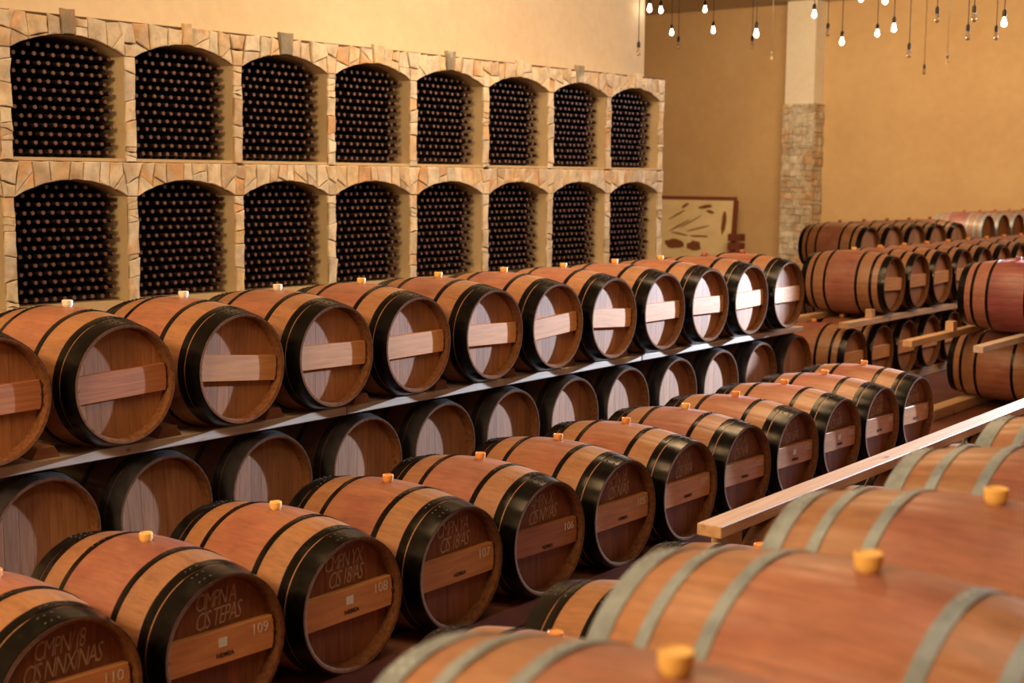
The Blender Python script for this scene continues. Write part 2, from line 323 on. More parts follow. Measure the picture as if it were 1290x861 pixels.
def split_poly(poly, an, dz=0.0, dx=0.0):
    cx = sum(p[0] for p in poly) / len(poly) + dx; cz = sum(p[1] for p in poly) / len(poly) + dz
    n = (math.sin(an), math.cos(an)); d = n[0] * cx + n[1] * cz
    return clip(poly, n, d), clip(poly, (-n[0], -n[1]), -d)
for ti, tz in enumerate(Z_TIER):
    TH, SPR = THS[ti], SPS[ti]; ztop = tz + TH
    for k in range(NB0, NB1):
        uc = (k + .5) * BAY; A, C = arch(uc, tz, 28); nv = random.choice((7, 7, 8))
        w_ = [random.uniform(.6, 1.4) for _ in range(nv)]; key = nv // 2; w_[key] = .8; w_[0] = w_[-1] = 1.25
        tot = sum(w_); fr = [0]
        for x in w_: fr.append(fr[-1] + x / tot)
        h = OW / 2; rad = math.dist(A[0], C); a0 = math.asin(h / rad)
        def at_(f):
            a = -a0 + 2 * a0 * f; return (C[0] + rad * math.sin(a), C[1] + rad * math.cos(a) + .002)
        zt_ = ztop
        tops = [(uc + (f - .5) * 2 * (BAY / 2) * (.90 + .10 * abs(f - .5)) + random.uniform(-.022, .022), zt_) for f in fr]
        tops[0] = (uc - BAY / 2 + random.uniform(.02, .09), zt_); tops[-1] = (uc + BAY / 2 - random.uniform(.02, .09), zt_)
        for q_ in range(1, len(tops)): 
            if tops[q_][0] < tops[q_ - 1][0] + .045: tops[q_] = (tops[q_ - 1][0] + .045, zt_)
        for i in range(nv):
            f0, f1 = fr[i], fr[i + 1]; lo = [at_(f0 + (f1 - f0) * j / 4) for j in range(5)]; t1, t0 = tops[i + 1], tops[i]
            if ti == 0 and i == key and k >= 0:
                e = .045 if k % 2 == 0 else .032
                stone(lo + [(t1[0], zt_ + e), (t0[0], zt_ + e)], .036, 'stone_grey' if k % 2 == 0 else 'stone'); continue
            j1, j0 = ((random.uniform(-.022, .008), random.uniform(-.022, .008)) if ti == 0 else (-.002, -.002))
            poly = lo + [(t1[0], zt_ + j1), (t0[0], zt_ + j0)]
            if i in (0, nv - 1):
                a_, b_ = split_poly(poly, random.uniform(-.9, .9), random.uniform(-.01, .02))
                stone(a_); stone(b_)
            elif random.random() < .30 and i != key:
                a_, b_ = split_poly(poly, random.uniform(-.7, .7), random.uniform(-.03, .03)); stone(a_); stone(b_)
            else: stone(poly)
    for k in range(NB0, NB1 + 1):
        uc = k * BAY; pw = (BAY - OW) / 2 + .001; zs = tz + SPR
        l = uc - .085 if k > NB0 else uc - pw; r = uc + .085 if k < NB1 else uc + pw; m_ = random.uniform(.09, .15); sk = random.uniform(-.03, .03)
        stone([(uc - pw, zs), (uc + pw, zs), (uc + pw + .012, zs + m_ + sk), (uc - pw - .012, zs + m_ - sk)], .02)
        stone([(uc - pw - .006, zs + m_ - sk + .002), (uc + pw + .006, zs + m_ + sk + .002), (r, ztop - random.uniform(0, .015)), (l, ztop - random.uniform(0, .015))], .024)
        z = tz; sl = 0
        while z < zs - .01:
            hgt = random.choice((.035, .05, .10, .14, .18, .22)) * random.uniform(.9, 1.1); z2 = min(zs, z + hgt)
            if zs - z2 < .035: z2 = zs
            a, b_, c_, d_ = (random.uniform(-.004, .007) for _ in range(4)); s2 = random.uniform(-.014, .014) if z2 < zs else 0
            poly = [(uc - pw - a, z + sl), (uc + pw + b_, z - sl), (uc + pw + c_, z2 - s2), (uc - pw - d_, z2 + s2)]
            stone(poly, random.uniform(.010, .024), gap=.0022); sl = s2
            z = z2

# ------------------------------------------------------------------ bottles
def bottle_mesh():
    b = bmesh.new(); prof = [(.0, .0142), (.003, .0166), (.028, .0166), (.070, .0148), (.092, .0165), (.125, .0340), (.150, .0368), (.290, .0368), (.298, .030)]
    N = 10; rings = []
    for x, r in prof: rings.append([b.verts.new((-x, r * math.cos(2 * PI * i / N), r * math.sin(2 * PI * i / N))) for i in range(N)])
    for j, (r0, r1) in enumerate(zip(rings, rings[1:])):
        for i in range(N): b.faces.new((r0[i], r0[(i + 1) % N], r1[(i + 1) % N], r1[i])).material_index = 0 if j < 3 else 1
    f = b.faces.new(rings[0][::-1]); f.material_index = 2; f = b.faces.new(rings[-1]); f.material_index = 1
    m = mesh('wine_bottle', b, M['capsule'], M['glass'], M['cap_end'], smooth=True, angle=R(35)); return m
BM = bottle_mesh(); BD = .0752; BX = -.075
spots = []
ang = -math.atan(T); base = Vector((RN0 + T * U0, U0, 0)); camv = Vector((0, 0, CAM_Z)); rot = Matrix.Rotation(ang, 4, 'Z')
for ti, tz in enumerate(Z_TIER):
    TH, SPR = THS[ti], SPS[ti]
    for k in range(NB0, NB1):
        uc = (k + .5) * BAY; A, C = arch(uc, tz); rad = math.dist(A[0], C); zb = tz + LEDGE + .002; row = 0; pitch = BD * .80
        while True:
            z = zb + .038 + row * BD * .80
            if z > tz + SPR + RISE - .02: break
            n = 11 if row % 2 == 0 else 10; off = 0 if row % 2 == 0 else BD * .53
            for i in range(12):
                u = uc - OW / 2 + .040 + i * BD * 1.0 + (BD * .5 if row % 2 else 0)
                if u > uc + OW / 2 - .036: continue
                if math.hypot(u - C[0], z - C[1]) > rad - .030 and z > tz + SPR - .08: continue
                x = BX + random.uniform(-.010, .012); p = Vector((x, u + random.uniform(-.0025, .0025), z + random.uniform(-.002, .002)))
                wp = base + (rot @ p); spots.append((0 if k >= 0 else 1, (wp - camv).length, k, ti, p, wp))
            row += 1
spots.sort(key=lambda s: (s[0], s[1]))
alc = {}
for s in spots[:300]:
    k, ti = s[2], s[3]
    nm = {0: 'leftmost', 1: 'second', 2: 'third'}.get(k, 'next') + (' upper' if ti == 0 else ' lower') + ' arched alcove'
    thing('wine_bottle', 'dark wine bottle lying neck outward in the ' + nm + ' of the stone rack', 'bottle', s[5], (0, 0, ang), 'wine bottles stacked in the ' + nm, BM)
tv, tf, tm = [], [], []
bv = [v.co.copy() for v in BM.vertices]; bf = [tuple(p.vertices) for p in BM.polygons]; bmi = [p.material_index for p in BM.polygons]
for s in spots[300:]:
    o0 = len(tv); tv += [(v + s[4])[:] for v in bv]; tf += [tuple(i + o0 for i in f) for f in bf]; tm += bmi
me = bpy.data.meshes.new('stacked_bottles'); me.from_pydata(tv, [], tf); me.polygons.foreach_set('material_index', tm)
for m in (M['capsule'], M['glass'], M['cap_end']): me.materials.append(m)
me.polygons.foreach_set('use_smooth', [True] * len(tf)); me.set_sharp_from_angle(angle=R(35))
o = thing('stacked_bottles', 'hundreds of dark wine bottles stacked in the farther arched alcoves of the stone rack', 'bottles', me=me); rack_root(o); o['kind'] = 'stuff'

# ------------------------------------------------------------------ barrels
LB, RBm, RCh = .95, .3450, .288
def rad_at(x): return RBm - (RBm - RCh) * (abs(x) / (LB / 2)) ** 2
HEADX = LB / 2 - .058
def shell_mesh(m):
    b = bmesh.new(); NS, SEG = 28, 4; xs = [-LB/2 + LB * i / 22 for i in range(23)]; rings = []
    def ring(x, rr, groove):
        out = []
        for s in range(NS):
            for j in range(SEG):
                a = 2 * PI * (s + (0.0, .06, .5, .94)[j]) / NS; r = rr - (groove if j == 0 else 0); out.append(b.verts.new((x, r * math.cos(a), r * math.sin(a))))
        return out
    for x in xs: rings.append(ring(x, rad_at(x), .0009))
    seq = [ring(-HEADX, .262, 0), ring(-LB/2 + .004, .271, 0), ring(-LB/2, .277, 0)] + rings + [ring(LB/2, .277, 0), ring(LB/2 - .004, .271, 0), ring(HEADX, .262, 0)]
    n = NS * SEG
    for r0, r1 in zip(seq, seq[1:]):
        for i in range(n): b.faces.new((r0[i], r0[(i + 1) % n], r1[(i + 1) % n], r1[i]))
    for f in b.faces:
        c_ = f.calc_center_median(); rr_ = math.hypot(c_.y, c_.z)
        if rr_ < .2835 and abs(c_.x) > HEADX - .01: f.material_index = 1
    return mesh('stave_shell', b, m, M['chime'], smooth=True, angle=R(40))
def hoop_mesh(x0, x1, m, rivets=True, ra=PI / 2, lap=.09):
    b = bmesh.new(); N = 72; th = .0028; c = []
    s = 1 if (x0 + x1) > 0 else -1
    for i in range(N):
        a = 2 * PI * i / N + ra
        d = a - ra; ex = .0022 if 0 <= d < lap * 3 else 0
        c.append([b.verts.new((x, r * math.cos(a), r * math.sin(a))) for x, r in ((x0, rad_at(x0) - .001), (x0, rad_at(x0) + th + ex), ((x0 + x1) / 2, rad_at((x0 + x1) / 2) + th + .001 + ex), (x1, rad_at(x1) + th + ex), (x1, rad_at(x1) - .001))])
    for i in range(N):
        p, n_ = c[i], c[(i + 1) % N]
        for j in range(4): b.faces.new((p[j], p[j + 1], n_[j + 1], n_[j]))
    me_faces = len(b.faces)
    if rivets:
        wdt = x1 - x0; xl = [x0 + wdt * .5] if wdt < .04 else [x0 + wdt * .25, x0 + wdt * .72]
        for x in xl:
            for da in (.05, .14, .22):
                a = ra + da; rr = rad_at(x) + th + .0035; cen = Vector((x, rr * math.cos(a), rr * math.sin(a)))
                mt = Matrix.Translation(cen) @ Vector((0, math.cos(a), math.sin(a))).to_track_quat('Z', 'Y').to_matrix().to_4x4() @ Matrix.Diagonal((1, 1, .55, 1))
                r_ = bmesh.ops.create_icosphere(b, subdivisions=1, radius=.0062, matrix=mt)
                for v in r_['verts']:
                    for f in v.link_faces: f.material_index = 1
    return mesh('hoop', b, m, M['rivet_zinc'] if m == M['hoop_zinc'] else M['rivet'], smooth=True, angle=R(50))
def board_meshes(mat, n=7, r=.2625, x=HEADX, th=.022):
    out = []; ws = [.9, 1.1, 1, 1.15, .95, 1.1, .9][:n]; tot = sum(ws); y = -r
    for wd in ws:
        y0, y1 = y + .0008, y + 2 * r * wd / tot - .0008; y += 2 * r * wd / tot
        y0 = max(y0, -r + .001); y1 = min(y1, r - .001); b = bmesh.new(); pts = [(y0 + (y1 - y0) * i / 6, 1) for i in range(7)]; pts += [(p[0], -1) for p in reversed(pts)]
        yz = [(p, s * math.sqrt(max(r * r - p * p, 0))) for p, s in pts]
        fr = [b.verts.new((x, p, z)) for p, z in yz]; mid = [b.verts.new((x - .0012, p, z)) for p, z in yz]; bk = [b.verts.new((x - th, p, z)) for p, z in yz]; L = len(fr)
        b.faces.new(fr); b.faces.new(bk[::-1])
        for i in range(L): b.faces.new((fr[i], fr[(i + 1) % L], bk[(i + 1) % L], bk[i]))
        for v in mid: b.verts.remove(v)
        bmesh.ops.remove_doubles(b, verts=b.verts[:], dist=.0002)
        out.append(mesh('head_board', b, mat))
    return out
def disc_mesh(mat, x=-HEADX, r=.2625):
    b = bmesh.new(); bmesh.ops.create_cone(b, cap_ends=True, segments=40, radius1=r, radius2=r, depth=.02, matrix=Matrix.Translation((x + .01, 0, 0)) @ Matrix.Rotation(PI/2, 4, 'Y')); return mesh('rear_head', b, mat)
def plank_mesh(mat, hgt, r=.258, th=.030, split=None):
    b = bmesh.new(); h = hgt / 2; pts = []
    for i in range(7): z = -h + hgt * i / 6; pts.append((math.sqrt(r * r - z * z), z))
    pts += [(-y, z) for y, z in reversed(pts)]
    fr = [b.verts.new((HEADX + th, y * .992, z * .97)) for y, z in pts]; m_ = [b.verts.new((HEADX + th - .003, y, z)) for y, z in pts]; bk = [b.verts.new((HEADX - .001, y, z)) for y, z in pts]; L = len(pts)
    b.faces.new(fr); b.faces.new(bk[::-1])
    for A_, B_ in ((fr, m_), (m_, bk)):
        for i in range(L): b.faces.new((A_[i], A_[(i + 1) % L], B_[(i + 1) % L], B_[i]))
    return mesh('head_plank', b, mat)
def bung_mesh(mat):
    b = bmesh.new(); N = 20; rg = []
    for z, r in ((-.012, .020), (.004, .022), (.005, .0255), (.026, .0275), (.031, .0262), (.032, .0225), (.029, .0205)):
        rg.append([b.verts.new((r * math.cos(2*PI*i/N), r * math.sin(2*PI*i/N), z)) for i in range(N)])
    for a, c in zip(rg, rg[1:]):
        for i in range(N): b.faces.new((a[i], a[(i+1)%N], c[(i+1)%N], c[i]))
    b.faces.new(rg[-1]); b.faces.new(rg[0][::-1]); return mesh('bung', b, mat, smooth=True, angle=R(40))
def peg_mesh():
    b = bmesh.new()
    for s in (-1, 1):
        for z in (-.045, 0, .045):
            bmesh.ops.create_cone(b, cap_ends=True, segments=8, radius1=.0075, radius2=.006, depth=.012, matrix=Matrix.Translation((HEADX + .012, s * (math.sqrt(.258**2 - z*z) + .003), z)) @ Matrix.Rotation(PI/2, 4, 'Y'))
            bbox(b, HEADX + .004, HEADX + .034, s * .256 - .004, s * .256 + .004, z - .007, z + .007)
    return mesh('pegs', b, M['peg'])
SH = {k: shell_mesh(M[k]) for k in ('oak', 'oak_shade', 'oak_pink', 'oak_purple', 'oak_faded')}
def hoopset(kind):
    if kind == 'hoop_zinc': spec = ((.180, .212), (.318, .350), (.418, .4742))
    elif kind == 'hoop_six': spec = ((.165, .193), (.315, .345), (.405, .4742))
    else: spec = ((.172, .202), (.338, .378), (.386, .4742))
    mk = 'hoop' if kind == 'hoop_six' else kind
    return [hoop_mesh(a, b, M[mk]) for a, b in spec] + [hoop_mesh(-b, -a, M[mk]) for a, b in spec]
HP = {k: hoopset(k) for k in ('hoop', 'hoop_dull', 'hoop_zinc', 'hoop_six')}
BD_ = {k: board_meshes(M[k]) for k in ('head', 'head_marked', 'head_grey')}
RH = disc_mesh(M['head_marked'])
PK = {('plank', 0): plank_mesh(M['plank'], .135), ('plank_red', 0): plank_mesh(M['plank_red'], .135)}
PG = peg_mesh()
BG = {k: bung_mesh(M[k]) for k in ('bung', 'bung_orange', 'bung_pale', 'bung_red')}
CNT = {}
def barrel(label, group, loc, yawd=0, roll=0, shell='oak', hoops='hoop', head='head', bung='bung', plank=None, tilt=0, bungup=0):
    t = thing('wine_barrel', label, 'barrel', loc, (0, 0, R(yawd)), group)
    ob('stave_shell', SH[shell], t, rot=(R(roll), 0, 0))
    for h in HP[hoops]: ob('hoop', h, t, rot=(R(roll + random.uniform(-9, 9)), 0, 0))
    for bmesh_ in BD_[head]: ob('head_board', bmesh_, t, rot=(R(tilt), 0, 0))
    ob('rear_head', RH, t)
    if bung: a = R(bungup); rr = RBm + .001; ob('bung', BG[bung], t, (0, -rr * math.sin(a), rr * math.cos(a)), (a, 0, 0))
    if plank:
        p = ob('head_plank', PK[(plank, 0)], t, rot=(R(tilt), 0, 0)); ob('peg_row', PG, p)['kind'] = 'stuff'; return t, p
    return t, None
def text_me(name, s, size, mat, shear=0, sp=1.0, off=0.0):
    cu = bpy.data.curves.new(name, 'FONT'); cu.body = s; cu.size = size; cu.align_x = 'CENTER'; cu.align_y = 'CENTER'; cu.shear = shear; cu.extrude = .0006; cu.space_character = sp; cu.offset = off; cu.resolution_u = 2
    tmp = bpy.data.objects.new(name, cu); COL.objects.link(tmp); dg = bpy.context.evaluated_depsgraph_get(); me = bpy.data.meshes.new_from_object(tmp.evaluated_get(dg)); me.name = name
    bpy.data.objects.remove(tmp); me.materials.clear(); me.materials.append(mat); return me
def on_head(name, me, parent, y, z, x, rotz=0, sx=1, sy=1):
    o = ob(name, me, parent, (x, y, z)); o.rotation_euler = (Matrix(((0, 0, 1), (1, 0, 0), (0, 1, 0))).to_4x4() @ Matrix.Rotation(rotz, 4, 'Z')).to_euler(); o.scale = (sx, sy, 1); return o

ORD = ['first', 'second', 'third', 'fourth', 'fifth', 'sixth', 'seventh', 'eighth', 'ninth', 'tenth', 'eleventh', 'twelfth', 'thirteenth']
# --- upper row on the planks in front of the rack
ZU, ZLo, ZM = 1.235, .54, .422
uy = [3.39, 4.094, 4.841, 5.502, 6.208, 6.95, 7.641, 8.363, 9.042, 9.70, 10.351, 11.074]
def relax(ys, g=.6915):
    # barrels in a row touch but never intersect: nearest positions at least g apart
    ys = list(ys)
    for _ in range(400):
        for a in range(len(ys) - 1):
            d = g - (ys[a + 1] - ys[a])
            if d > 0: ys[a] -= d / 2; ys[a + 1] += d / 2
    return ys
uy = relax(uy)
utilt = [.6, 2, -5.2, -1, .7, -1.7, 3.5, -3.5, 0, -1, 1.5, 0]
ulab = ['oak barrel cut by the left edge of the photo on the upper planks',
        'upper-planks barrel with reddish tilted head plank, second from the left edge',
        'upper-planks barrel with level pale head plank, third from the left edge']
for i, y in enumerate(uy):
    lab = ulab[i] if i < 3 else 'oak barrel with black hoops and head plank on the upper planks, %s from the left' % ORD[i]
    if i == 11: lab = 'last barrel at the far right end of the upper planks, head out of the daylight'
    barrel(lab, 'barrels on the upper planks before the stone rack', (-5.967, y, ZU), 0, random.uniform(-8, 8), 'oak', 'hoop', 'head',
           'bung_pale' if i < 4 else 'bung' if i < 10 else 'bung_red', 'plank_red' if i < 2 else 'plank', utilt[i], random.uniform(-3, 3))
# --- lower row under it
ly = [3.70, 4.39, 5.11, 5.86, 6.56, 7.26, 7.98, 8.66, 9.40, 10.06, 10.79, 11.46]
ly = relax(ly)
for i, y in enumerate(ly):
    lab = 'dusty dark oak barrel without head plank beneath the upper planks, %s from the left' % ORD[i]
    if i == 11: lab = 'dusty dark barrel at the far right end beneath the upper planks'
    barrel(lab, 'dusty barrels beneath the upper planks', (-6.055, y, ZLo), 0, random.uniform(-10, 10), 'oak_shade', 'hoop_dull', 'head_grey', None, None, random.uniform(-4, 4))
# --- chalk-marked ground row
my = [2.74, 3.431, 4.126, 4.854, 5.551, 6.244, 6.90, 7.604, 8.296, 8.972, 9.676, 10.38]
my = relax(my)
chalk = [('CMPN/ (8', 'CIS NNX/NAS'), ('CIMPN A', 'CIS TEPAS'), ('CMPN YX', 'CIS 18/AS'), ('CMPN YA', 'CIS 18/AS'), ('AMPN X', 'CIS NY/AS'), ('AMN 18', 'CIS N/AS'), ('NM YX', 'CIS 18/A'), ('NM/ AI', 'CIS N/A')]
scr = [(text_me('chalk_line', a, .075, M['chalk_faint'], .35, .82, -.0012), text_me('chalk_line', b, .078, M['chalk_faint'], .4, .82, -.0012)) for a, b in chalk]
nums = {n: text_me('chalk_number', str(n), .062, M['chalk'], 0, .95, -.0010) for n in range(99, 111)}
brand = text_me('brand_stamp', 'NEMEA', .026, M['ink'], 0, 1.05, .0004)
tagm = box_me('paper_tag', (.0016, .040, .036), M['tag'], 0)
mlab = {0: 'barrel chalked 110 on its head, cut by the bottom left corner', 1: 'barrel chalked 109, square paper tag on head plank, next to the corner barrel', 2: 'barrel chalked 108 with a paper tag, between barrels 109 and 107, above the front sleeper',
        3: 'barrel chalked 107 on its bright head plank', 4: 'barrel chalked 106 with a two-toned head plank', 5: 'barrel chalked 105 on its head plank, in the ground row'}
for i, y in enumerate(my):
    lab = mlab.get(i, 'chalk-marked oak barrel in the long ground row, %s counting back from barrel 110' % ORD[i])
    if i == 11: lab = 'last chalk-marked barrel at the far end of the long ground row'
    t, p = barrel(lab, 'chalk-marked barrels in the ground row', (-4.479, y, ZM + .012), -1.5, random.uniform(-8, 8), 'oak_pink' if i % 3 == 1 else 'oak', 'hoop', 'head_marked',
                  'bung' if i in (1, 2, 7) else 'bung_orange', 'plank_red' if i == 4 else 'plank', random.uniform(-1, 1), random.uniform(-3, 3))
    px = HEADX + .0312
    on_head('chalk_number', nums[110 - i], p, .185, .028, px)
    on_head('brand_stamp', brand, p, .01, -.032 if i != 4 else -.045, px)
    if i in (1, 2, 8, 9): ob('paper_tag', tagm, p, (px, .0, .018))
    a, b = scr[min(i, 7)] if i < 8 else scr[3 + i % 5]
    on_head('chalk_line', a, t, -.01, .185, HEADX + .001, R(3), .78, 1.30); on_head('chalk_line', b, t, .0, .112, HEADX + .001, R(3), .78, 1.30)
# --- ground row beneath the long loose beam (nearer the camera)
py = [3.459, 4.153, 4.847, 5.54, 6.235, 6.93, 7.625, 8.32, 9.015]
for i, y in enumerate(py):
    lab = ['nearest low barrel with orange bung, half hidden behind the foreground barrels', 'low barrel with glossy hoops between ground row and foreground, second from the camera',
           'low barrel with orange bung right below the near end of the loose beam'][i] if i < 3 else 'low barrel under the long loose beam, %s from the camera' % ORD[i]
    barrel(lab, 'low barrels under the long loose beam', (-2.487, y, ZM + .012), 0, random.uniform(-8, 8), 'oak', 'hoop', 'head', 'bung_orange', 'plank', 0, random.uniform(-3, 3))
# --- foreground, galvanised hoops, on two tiers
fy = [1.69, 2.385, 3.08, 3.775, 4.47]
flab = ['nearest barrel with galvanised hoops at the bottom edge, amber bung', 'large foreground barrel with galvanised hoops and stained amber bung', 'galvanised-hoop barrel behind the large foreground barrel, at the right edge',
        'fourth galvanised-hoop barrel from the camera, cut by the right edge', 'farthest galvanised-hoop barrel at the right edge beside the beam']
for i, y in enumerate(fy):
    barrel(flab[i], 'foreground barrels with galvanised hoops', (-1.0, y, 1.181), -3, random.uniform(-8, 8), 'oak_pink', 'hoop_zinc', 'head', 'bung', None, 0, random.uniform(-2, 2))
for i, y in enumerate(fy):
    barrel('lower foreground barrel hidden beneath the %s galvanised-hoop barrel' % ORD[i], 'lower foreground barrels', (-1.02, y + .02, ZM), -2, 0, 'oak', 'hoop_zinc', 'head', None)
# --- rows beyond the cross aisle
for i in range(10):
    barrel('black-hooped barrel in the far stack, upper tier, %s from its left end' % ORD[i], 'upper tier of the far stack', (-6.23, 14.073 + .692 * i, 1.145), 0, random.uniform(-8, 8), 'oak' if i % 3 else 'oak_pink', 'hoop_six', 'head', 'bung' if i == 0 else 'bung_orange', 'plank', random.uniform(-2, 2), 0)
for i in range(8):
    barrel('black-hooped barrel in the far stack, lower tier, %s from its left end' % ORD[i], 'lower tier of the far stack', (-6.30, 13.30 + .692 * i, ZM), 0, random.uniform(-8, 8), 'oak', 'hoop_six', 'head', 'bung_orange', 'plank', 0, 0)
for i in range(5):
    barrel('purple-stained barrel on the right-hand far stack, upper tier, %s from the aisle' % ORD[i], 'upper tier of the right-hand far stack', (-4.28, 13.45 + .70 * i, 1.145), 0, 4 * i, 'oak_purple', 'hoop_six', 'head', 'bung_red', None)
for i in range(5):
    barrel('black-hooped barrel on the right-hand far stack, lower tier, %s from the aisle' % ORD[i], 'lower tier of the right-hand far stack', (-4.48, 13.80 + .70 * i, ZM), 0, 7 * i, 'oak', 'hoop_six', 'head', 'bung_orange', None)
for i in range(5):
    d = .692 * i; s, c = math.sin(.074), math.cos(.074)
    barrel('dark orange barrel in the high back row beside the column, %s from the left' % ORD[i], 'high back row beside the column', (-8.153 + d * s, 17.924 + d * c, 1.313), -4.2, 5 * i, 'oak', 'hoop_six', 'head', 'bung_red', None)
    barrel('barrel below the high back row beside the column, %s from the left' % ORD[i], 'barrels below the high back row', (-8.153 + d * s, 17.924 + d * c, .56), -4.2, 5 * i, 'oak_shade', 'hoop_six', 'head', None, None)
for i in range(5):
    d = .692 * i; s, c = math.sin(.069), math.cos(.069)
    barrel('purple barrel with galvanised hoops in the farthest row, %s from the left' % ORD[i], 'purple barrels in the farthest row', (-9.088 + d * s, 25.308 + d * c, 1.326), -4.0, 5 * i, 'oak_faded', 'hoop_zinc', 'head', 'bung_red', None)
    barrel('barrel below the farthest purple row, %s from the left' % ORD[i], 'barrels below the farthest row', (-9.088 + d * s, 25.308 + d * c, .57), -4.0, 5 * i, 'oak', 'hoop_zinc', 'head', None, None)

# ------------------------------------------------------------------ beams, sleepers, chocks
def beam(name, label, x, y0, y1, z0, z1, wd, mat, cat='beam', x1=None, group=None, yawd=None):
    L = y1 - y0; x1 = x if x1 is None else x1
    bm_ = bmesh.new(); n = max(1, int(L / .8)); rings = []
    for i in range(n + 1):
        yy = -L / 2 + L * i / n; jw, jh = random.uniform(-.0015, .0015), random.uniform(-.001, .001)
        rings.append([bm_.verts.new((sx * wd / 2 + jw, yy, sz * (z1 - z0) / 2 + jh)) for sx, sz in ((-1, -1), (1, -1), (1, 1), (-1, 1))])
    for a, b_ in zip(rings, rings[1:]):
        for i in range(4): bm_.faces.new((a[i], a[(i + 1) % 4], b_[(i + 1) % 4], b_[i]))
    bm_.faces.new(rings[0]); bm_.faces.new(rings[-1][::-1])
    bmesh.ops.recalc_face_normals(bm_, faces=bm_.faces)
    ed = [e for e in bm_.edges if e.calc_face_angle(0) > .8]; bmesh.ops.bevel(bm_, geom=ed, offset=.004, segments=1, affect='EDGES')
    return thing(name, label, cat, ((x + x1) / 2, (y0 + y1) / 2, (z0 + z1) / 2), (0, 0, -math.atan2(x1 - x, L)), group, mesh(name, bm_, M[mat]))
def shoulder(dx): return rad_at(dx)
# upper planks: front and rear lines, spliced
zt0, zt1 = .858, .908
for xb, nm in ((-5.72, 'front'), (-6.36, 'rear')):
    for j, (a, b_) in enumerate(((2.6, 5.72), (5.725, 8.9), (8.905, 11.65))):
        w_ = .20 if nm == 'front' else .12
        beam('support_plank', '%s plank carrying the upper barrels, %s' % (nm, ('near section at the left edge', 'middle section with knots', 'far section ending at the right')[j]), xb, a, b_, zt0 + (.001 * j), zt1 - (.002 * j), w_, 'beam_pale' if nm == 'front' else 'beam', 'plank', group='planks under the upper barrels')
CH = {}
def wedge(sx, sy, sz):
    b = bmesh.new(); pts = [(-sy/2, -sz/2), (sy/2, -sz/2), (sy/2 - sy*.22, sz/2), (-sy/2 + sy*.22, sz/2)]
    a = [b.verts.new((sx/2, y, z)) for y, z in pts]; c = [b.verts.new((-sx/2, y, z)) for y, z in pts]
    b.faces.new(a); b.faces.new(c[::-1])
    for i in range(4): b.faces.new((a[i], a[(i+1)%4], c[(i+1)%4], c[i]))
    bmesh.ops.bevel(b, geom=b.edges[:], offset=.003, segments=1, affect='EDGES'); return mesh('wooden_chock', b, M['chock'])
W1 = wedge(.13, .15, .058); W2 = wedge(.10, .12, .055)
for i in range(len(uy) - 1):
    ym = (uy[i] + uy[i + 1]) / 2
    thing('wooden_chock', 'reddish wooden chock between the %s and %s barrels on the upper planks' % (ORD[i], ORD[i + 1]), 'chock', (-5.70, ym, zt1 + .0275), (0, 0, random.uniform(-.1, .1)), 'chocks on the front plank', W1)
    thing('wooden_chock', 'rear chock behind the %s and %s barrels on the upper planks' % (ORD[i], ORD[i + 1]), 'chock', (-6.36, ym, zt1 + .0262), (0, 0, 0), 'chocks on the rear plank', W2)
# sleepers beneath the ground rows
def sleepers(xc, offs, y0, y1, ztop, names, mat='beam_red', w_=.14):
    for o_, n in zip(offs, names): beam('floor_sleeper', n, xc + o_, y0, y1, 0.0, ztop, w_, mat, 'sleeper')
sleepers(-4.479, (.31, -.31), 2.3, 11.6, ZM + .011 - rad_at(.31), ('front floor sleeper under the chalk-marked ground row', 'rear floor sleeper under the chalk-marked ground row'), w_=.18)
sleepers(-6.055, (.30, -.30), 3.2, 11.95, ZLo - rad_at(.30) - .001, ('front sleeper under the dusty lower barrels', 'rear sleeper under the dusty lower barrels'))
sleepers(-2.487, (.30, -.30), 3.0, 9.5, ZM + .011 - rad_at(.30), ('front sleeper under the low barrels below the loose beam', 'rear sleeper under the low barrels below the loose beam'))
sleepers(-1.02, (.30, -.30), 1.2, 5.0, ZM - rad_at(.30) - .003, ('right sleeper under the foreground stack', 'left sleeper under the foreground stack'))
sleepers(-6.30, (.30, -.30), 12.8, 18.6, ZM - rad_at(.30) - .001, ('front sleeper under the far double-tier stack', 'rear sleeper under the far double-tier stack'), 'beam')
sleepers(-4.48, (.30, -.30), 12.5, 17.2, ZM - rad_at(.30) - .001, ('right sleeper under the right-hand far stack', 'left sleeper jutting into the aisle under the right-hand far stack'), 'beam')
# foreground tier beams
for o_, n in ((.30, 'right'), (-.30, 'left')):
    beam('tier_beam', '%s beam between the two tiers of foreground barrels' % n, -1.01 + o_, 1.2, 4.95, .755, .848, .08, 'beam')
# loose long beam on the low barrels
zb_ = ZM + .012 + rad_at(.33) + .0035
beam('long_beam', 'long loose pale beam with square near end lying on the low barrels', -2.80, 4.98, 9.6, zb_, zb_ + .052, .115, 'beam', x1=-2.83)
beam('long_beam', 'second loose beam on the right side of the low barrels, behind the foreground', -2.17, 4.9, 9.2, zb_, zb_ + .052, .10, 'beam')
thing('wooden_block', 'small upright wooden block under the near end of the long loose beam', 'block', (-2.83, 5.19, zb_ - .052), (0, 0, .1), None, box_me('wooden_block', (.09, .13, .10), M['beam'], .004))
